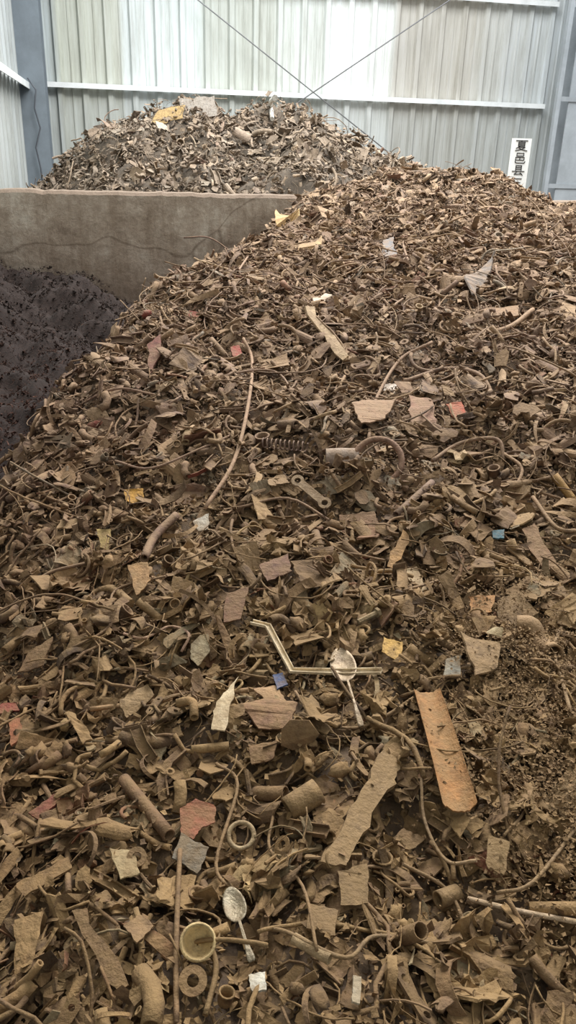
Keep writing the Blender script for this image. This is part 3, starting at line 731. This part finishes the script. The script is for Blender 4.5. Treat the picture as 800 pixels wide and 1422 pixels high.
# ---------------- building
TH=math.radians(11.4); RV=Vector((math.cos(TH),math.sin(TH),0)); FV=Vector((-math.sin(TH),math.cos(TH),0))
CORN=Vector((-3.72,12,0))
def bmat(origin,xv):
    x=xv.normalized(); z=Vector((0,0,1)); y=z.cross(x); m=Matrix((x,y,z)).transposed().to_4x4(); return Matrix.Translation(origin)@m
def wallmat(name,stops,length):
    m,nt,b=newmat(name); tc=nd(nt,'ShaderNodeTexCoord'); sx=nd(nt,'ShaderNodeSeparateXYZ'); nt.links.new(tc.outputs['Object'],sx.inputs[0])
    mr=nd(nt,'ShaderNodeMapRange'); mr.inputs[1].default_value=0; mr.inputs[2].default_value=length; nt.links.new(sx.outputs[0],mr.inputs[0])
    r=ramp(nt,[(p,srgb(c)) for p,c in stops]); nt.links.new(mr.outputs[0],r.inputs[0])
    mp=nd(nt,'ShaderNodeMapping'); mp.inputs['Scale'].default_value=(6,1,.35); nt.links.new(tc.outputs['Object'],mp.inputs[0])
    n=noise_n(nt,mp.outputs[0],2.0,6,.75); rr=ramp(nt,[(.32,(.66,.64,.60)),(.5,(.92,.91,.88)),(.62,(1.03,1.03,1.03))]); nt.links.new(n,rr.inputs[0])
    c=mix(nt,'MULTIPLY',1.0,r.outputs[0],rr.outputs[0])
    mz=nd(nt,'ShaderNodeMapRange'); mz.inputs[1].default_value=2.9; mz.inputs[2].default_value=3.2; mz.inputs[3].default_value=.65; mz.inputs[4].default_value=0; nt.links.new(sx.outputs[2],mz.inputs[0])
    lo=mix(nt,'MULTIPLY',1.0,srgb((166,170,168)),rr.outputs[0])
    c=mix(nt,'MIX',mz.outputs[0],c,lo)
    nt.links.new(c,b.inputs['Base Color']); b.inputs['Roughness'].default_value=.6; return m
st=[(0,(176,186,190)),(.06,(180,188,188)),(.07,(188,192,182)),(.17,(192,195,186)),(.18,(214,221,222)),(.31,(216,224,224)),(.32,(198,203,197)),(.44,(198,202,195)),(.45,(212,217,213)),(.54,(218,223,220)),(.55,(240,244,244)),(.66,(236,240,239)),(.67,(196,193,186)),(.82,(192,189,181)),(.84,(196,196,191)),(1.0,(200,207,211))]
M_WALL=wallmat('corrugated_steel_pale',st,7.64)
M_WALLS=wallmat('corrugated_steel_side',[(0,(168,172,172)),(.5,(182,184,180)),(1,(168,174,176))],12)
def corr(name,origin,xv,s0,s1,h,mat):
    pts=[];s=s0;pitch=.33
    while s<s1:
        pts+=[(s,0),(s+.09,0),(s+.10,-.008),(s+.12,-.008),(s+.13,0),(s+.215,0),(s+.24,-.045),(s+.30,-.045)]; s+=pitch
    V=[];F=[]
    for x,y in pts: V.append((x,y,0));V.append((x,y,h))
    for i in range(len(pts)-1): F.append((2*i,2*i+2,2*i+3,2*i+1))
    o=mk(name,V,F,mat); o.matrix_world=bmat(origin,xv); o['kind']='structure'; return o
corr('wall_back',CORN,RV,-.1,10.5,6.2,M_WALL)
corr('wall_left',CORN-FV*13.5,FV,0,13.5,6.2,M_WALLS)
corr('wall_front_added',CORN-FV*13.9+RV*.1,RV,0,10,6.2,M_WALLS)  # unseen wall added behind the camera to darken the near heap
def paint(name,c,rough=.6,var=.2):
    m,nt,b=newmat(name); g=nd(nt,'ShaderNodeTexCoord'); n=noise_n(nt,g.outputs['Object'],3,5,.7)
    c=srgb(c); r=ramp(nt,[(.3,tuple(v*(1-var) for v in c)),(.65,tuple(min(1,v*(1+var*.5)) for v in c))]); nt.links.new(n,r.inputs[0])
    nt.links.new(r.outputs[0],b.inputs['Base Color']); b.inputs['Roughness'].default_value=rough; return m
M_COLM=paint('blue_grey_column_paint',(112,121,128)); M_GIRT=paint('white_girt_paint',(228,231,230)); M_COLR=paint('dull_grey_steel_paint',(168,174,178))
M_CABLE=paint('grey_steel_rod',(135,135,136)); M_WIREB=paint('dark_cable',(80,84,90))
def struct(name,VF,mat,origin=CORN,xv=RV):
    o=mk(name,VF[0],VF[1],mat); o.matrix_world=bmat(origin,xv); o['kind']='structure'; return o
def hbeam(x,y,w,d,h):
    t=.02
    return join([box(x-w/2,x+w/2,y-d/2,y-d/2+t,0,h),box(x-w/2,x+w/2,y+d/2-t,y+d/2,0,h),box(x-t/2,x+t/2,y-d/2+t,y+d/2-t,0,h)])
struct('trim_1',hbeam(.16,-.35,.38,.40,6.2),M_COLM)
rc=[hbeam(7.80,-.35,.40,.40,6.2)]
for i in range(4): rc.append(box(7.42,8.0,-.57,-.55,.9+i*1.15,.96+i*1.15))
rc.append(box(7.40,7.46,-.58,-.50,0,6.2))
struct('trim_2',join(rc),M_COLR)
def girt(name,z,x0=.35,x1=7.45): return struct(name,join([box(x0,x1,-.14,-.05,z,z+.012),box(x0,x1,-.14,-.128,z-.05,z)]),M_GIRT)
girt('trim_3',ZC+.77); girt('trim_4',ZC+2.06)
struct('trim_5',join([box(7,13.3,-.16,-.05,ZC+.72,ZC+.735),box(7,13.3,-.16,-.148,ZC+.66,ZC+.72)]),M_GIRT,CORN-FV*13.5,FV)
def wallpt(px,py,off=-.25):
    d=ray(px,py); p0=CORN+FV*off; t=(p0-Vector((0,0,ZC))).dot(FV)/d.dot(FV); return Vector((0,0,ZC))+d*t
def brace(A,B):
    a=wallpt(*A);b=wallpt(*B);d=(b-a)
    V,F=sweep([a-d*.35,a,b],tubeprof(.008,6)); o=mk('bracing_rod',V,F,M_CABLE,True)
    tag(o,'thin grey diagonal steel bracing rod across corrugated wall','bracing rod','diagonal wall bracing rods'); return o
brace((275,0),(565,232)); brace((625,0),(385,162))
pts=[wallpt(a,b,-.62) for a,b in [(38,108),(50,125),(48,150),(56,178),(50,205),(57,235),(60,262)]]
tag(mk('hanging_cable',*sweep(pts,tubeprof(.010,6)),M_WIREB,True),'loose dark cable hanging beside blue-grey steel column','cable')
# concrete divider
m,nt,b=newmat('stained_concrete'); tc=nd(nt,'ShaderNodeTexCoord')
n=noise_n(nt,tc.outputs['Object'],2.2,8,.78); r=ramp(nt,[(.3,srgb((110,94,80))),(.44,srgb((156,141,124))),(.55,srgb((178,165,149))),(.7,srgb((206,198,184)))]); nt.links.new(n,r.inputs[0])
sx=nd(nt,'ShaderNodeSeparateXYZ'); nt.links.new(tc.outputs['Object'],sx.inputs[0])
mz=nd(nt,'ShaderNodeMapRange'); mz.inputs[1].default_value=1.2; mz.inputs[2].default_value=1.95; mz.inputs[3].default_value=.7; mz.inputs[4].default_value=0; nt.links.new(sx.outputs[2],mz.inputs[0])
c=mix(nt,'MIX',mz.outputs[0],r.outputs[0],srgb((132,110,98)))
n9=noise_n(nt,tc.outputs['Object'],14,6,.8); r9=ramp(nt,[(.35,(.72,.70,.68)),(.6,(1.05,1.05,1.05))]); nt.links.new(n9,r9.inputs[0]); c=mix(nt,'MULTIPLY',1.0,c,r9.outputs[0])
mps=nd(nt,'ShaderNodeMapping'); mps.inputs['Scale'].default_value=(5,1,.6); nt.links.new(tc.outputs['Object'],mps.inputs[0])
ns_=noise_n(nt,mps.outputs[0],1.5,5,.7); rs=ramp(nt,[(.38,(.74,.70,.66)),(.52,(1,1,1))]); nt.links.new(ns_,rs.inputs[0]); c=mix(nt,'MULTIPLY',.8,c,rs.outputs[0])
g=nd(nt,'ShaderNodeNewGeometry'); sn=nd(nt,'ShaderNodeSeparateXYZ'); nt.links.new(g.outputs['Normal'],sn.inputs[0])
mn=nd(nt,'ShaderNodeMapRange'); mn.inputs[1].default_value=.15; mn.inputs[2].default_value=.6; mn.inputs[4].default_value=.9; nt.links.new(sn.outputs[2],mn.inputs[0])
c=mix(nt,'MIX',mn.outputs[0],c,srgb((106,90,76)))
vo=nd(nt,'ShaderNodeTexVoronoi',feature='DISTANCE_TO_EDGE'); vo.inputs['Scale'].default_value=.7
nz=nd(nt,'ShaderNodeTexNoise'); nz.inputs['Scale'].default_value=1.3; nt.links.new(tc.outputs['Object'],nz.inputs[0])
va=nd(nt,'ShaderNodeVectorMath',operation='ADD'); nt.links.new(tc.outputs['Object'],va.inputs[0]); nt.links.new(nz.outputs['Color'],va.inputs[1]); nt.links.new(va.outputs[0],vo.inputs['Vector'])
rc2=ramp(nt,[(.0,(.45,.40,.36)),(.012,(1,1,1))]); nt.links.new(vo.outputs['Distance'],rc2.inputs[0])
c=mix(nt,'MULTIPLY',.7,c,rc2.outputs[0]); nt.links.new(c,b.inputs['Base Color']); b.inputs['Roughness'].default_value=.9
bp=nd(nt,'ShaderNodeBump'); bp.inputs['Strength'].default_value=.6; bp.inputs['Distance'].default_value=.02; nt.links.new(n9,bp.inputs['Height']); nt.links.new(bp.outputs[0],b.inputs['Normal'])
V=[];F=[];nx=160
for i in range(nx+1):
    x=-2.45+6.65*i/nx; e=.02*noise.noise(Vector((x*3,1,1)))+.012*noise.noise(Vector((x*14,1,1)))
    H=ZC-.27+e
    V+=[(x,0,0),(x,0,H-.02),(x,.02,H),(x,.20,H),(x,.22,H-.02),(x,.22,0)]
for i in range(nx):
    for j in range(5): a=i*6+j; F.append((a,a+6,a+7,a+1))
F+=[(0,1,2,3,4,5),tuple(nx*6+j for j in (5,4,3,2,1,0))]
o=mk('wall_middle',V,F,m); o.matrix_world=bmat(Vector((0,6.1,0)),RV); o['kind']='structure'
fl=mk('floor',*box(-8,9,-4,16,-.1,0),paint('dirty_concrete_floor',(95,84,74),.9)); fl['kind']='structure'
# ---------------- sign
M_SIGN=paint('white_sign_paint',(236,239,238),.5,.05); M_BLK=paint('black_lettering',(22,22,26),.6,.05)
dd=8.0/ray(720,235).y; p=Vector((0,0,ZC))+ray(720,235)*dd
ts=(Vector((0,0,ZC))+ray(720,192)*(8.0/ray(720,192).y)).z
W=.175
sg=bpy.data.objects.new('sign_board',None); COL.objects.link(sg); sg.location=(p.x,p.y,0); sg.rotation_euler=(0,0,math.radians(2))
tag(sg,'tall white signboard with black vertical Chinese characters','sign')
bo=mk('board',*box(-W/2,W/2,0,.02,0,ts),M_SIGN); bo.parent=sg
GL=[ # 夏 邑 县 三
[[(1,9.6),(9,9.6)],[(5,9.6),(4.7,8.4)],[(2.8,8.3),(7.2,8.3),(7.2,4.4),(2.8,4.4),(2.8,8.3)],[(2.8,7),(7.2,7)],[(2.8,5.7),(7.2,5.7)],[(4.2,4.4),(1.5,2.2)],[(3.6,3.3),(7.6,3.3),(5.3,1.2),(1.2,0)],[(3.4,2.4),(5.6,1.0),(9.2,0)]],
[[(2.6,9.6),(7.4,9.6),(7.4,6.9),(2.6,6.9),(2.6,9.6)],[(2,5.6),(8,5.6),(8,3),(2,3)],[(2,5.6),(2,.9),(2.9,.2),(8.3,.2),(8.9,1.7)],[(5,5.6),(5,3)]],
[[(3,4),(3,9.6),(7,9.6),(7,4)],[(3,7.8),(7,7.8)],[(3,6),(7,6)],[(.8,4),(9.2,4)],[(4.3,4),(2.4,1),(7.8,1.5)],[(6.4,2.7),(8.3,.2)]],
[[(2,8.8),(8,8.8)],[(2.6,5),(7.4,5)],[(1,.8),(9,.8)]]]
for gi,g in enumerate(GL):
    parts=[];u=.0086;hw=.0031
    for st_ in g:
        for (ax,ay),(bx,by) in zip(st_[:-1],st_[1:]):
            a=Vector(((ax-5)*u*1.5,(ay-5)*u));b=Vector(((bx-5)*u*1.5,(by-5)*u)); d=(b-a).normalized(); nn=Vector((-d.y,d.x))*hw; a=a-d*hw*.8;b=b+d*hw*.8
            q4=[a+nn,a-nn,b-nn,b+nn]; Vv=[(v.x,-.004,v.y) for v in q4]+[(v.x,0,v.y) for v in q4]
            parts.append((Vv,[(0,1,2,3),(7,6,5,4),(0,4,5,1),(1,5,6,2),(2,6,7,3),(3,7,4,0)]))
    V,F=join(parts); lo=mk('lettering',V,F,M_BLK); lo.parent=sg; lo.location=(0,0,ts-.058-.103*gi)
# ---------------- light
wd=bpy.data.worlds.new('world'); scene.world=wd; wd.use_nodes=True; bg=wd.node_tree.nodes['Background']; bg.inputs[0].default_value=(.92,.96,1.0,1); bg.inputs[1].default_value=.82
def area(name,loc,tgt,size,power,col):
    l=bpy.data.lights.new(name,'AREA'); l.shape='RECTANGLE'; l.size=size[0]; l.size_y=size[1]; l.energy=power; l.color=col
    o=bpy.data.objects.new(name,l); COL.objects.link(o); o.location=loc; o.rotation_euler=(Vector(tgt)-Vector(loc)).to_track_quat('-Z','Y').to_euler(); return o
area('overhead_area',(1.4,6.8,7.0),(.8,4.0,1.5),(5.5,4.5),1300,(1,.985,.955))
area('overhead_area',(1,8.5,8.0),(.6,13,3),(6,3),520,(.95,.98,1))  # unseen lamp added to brighten the back wall
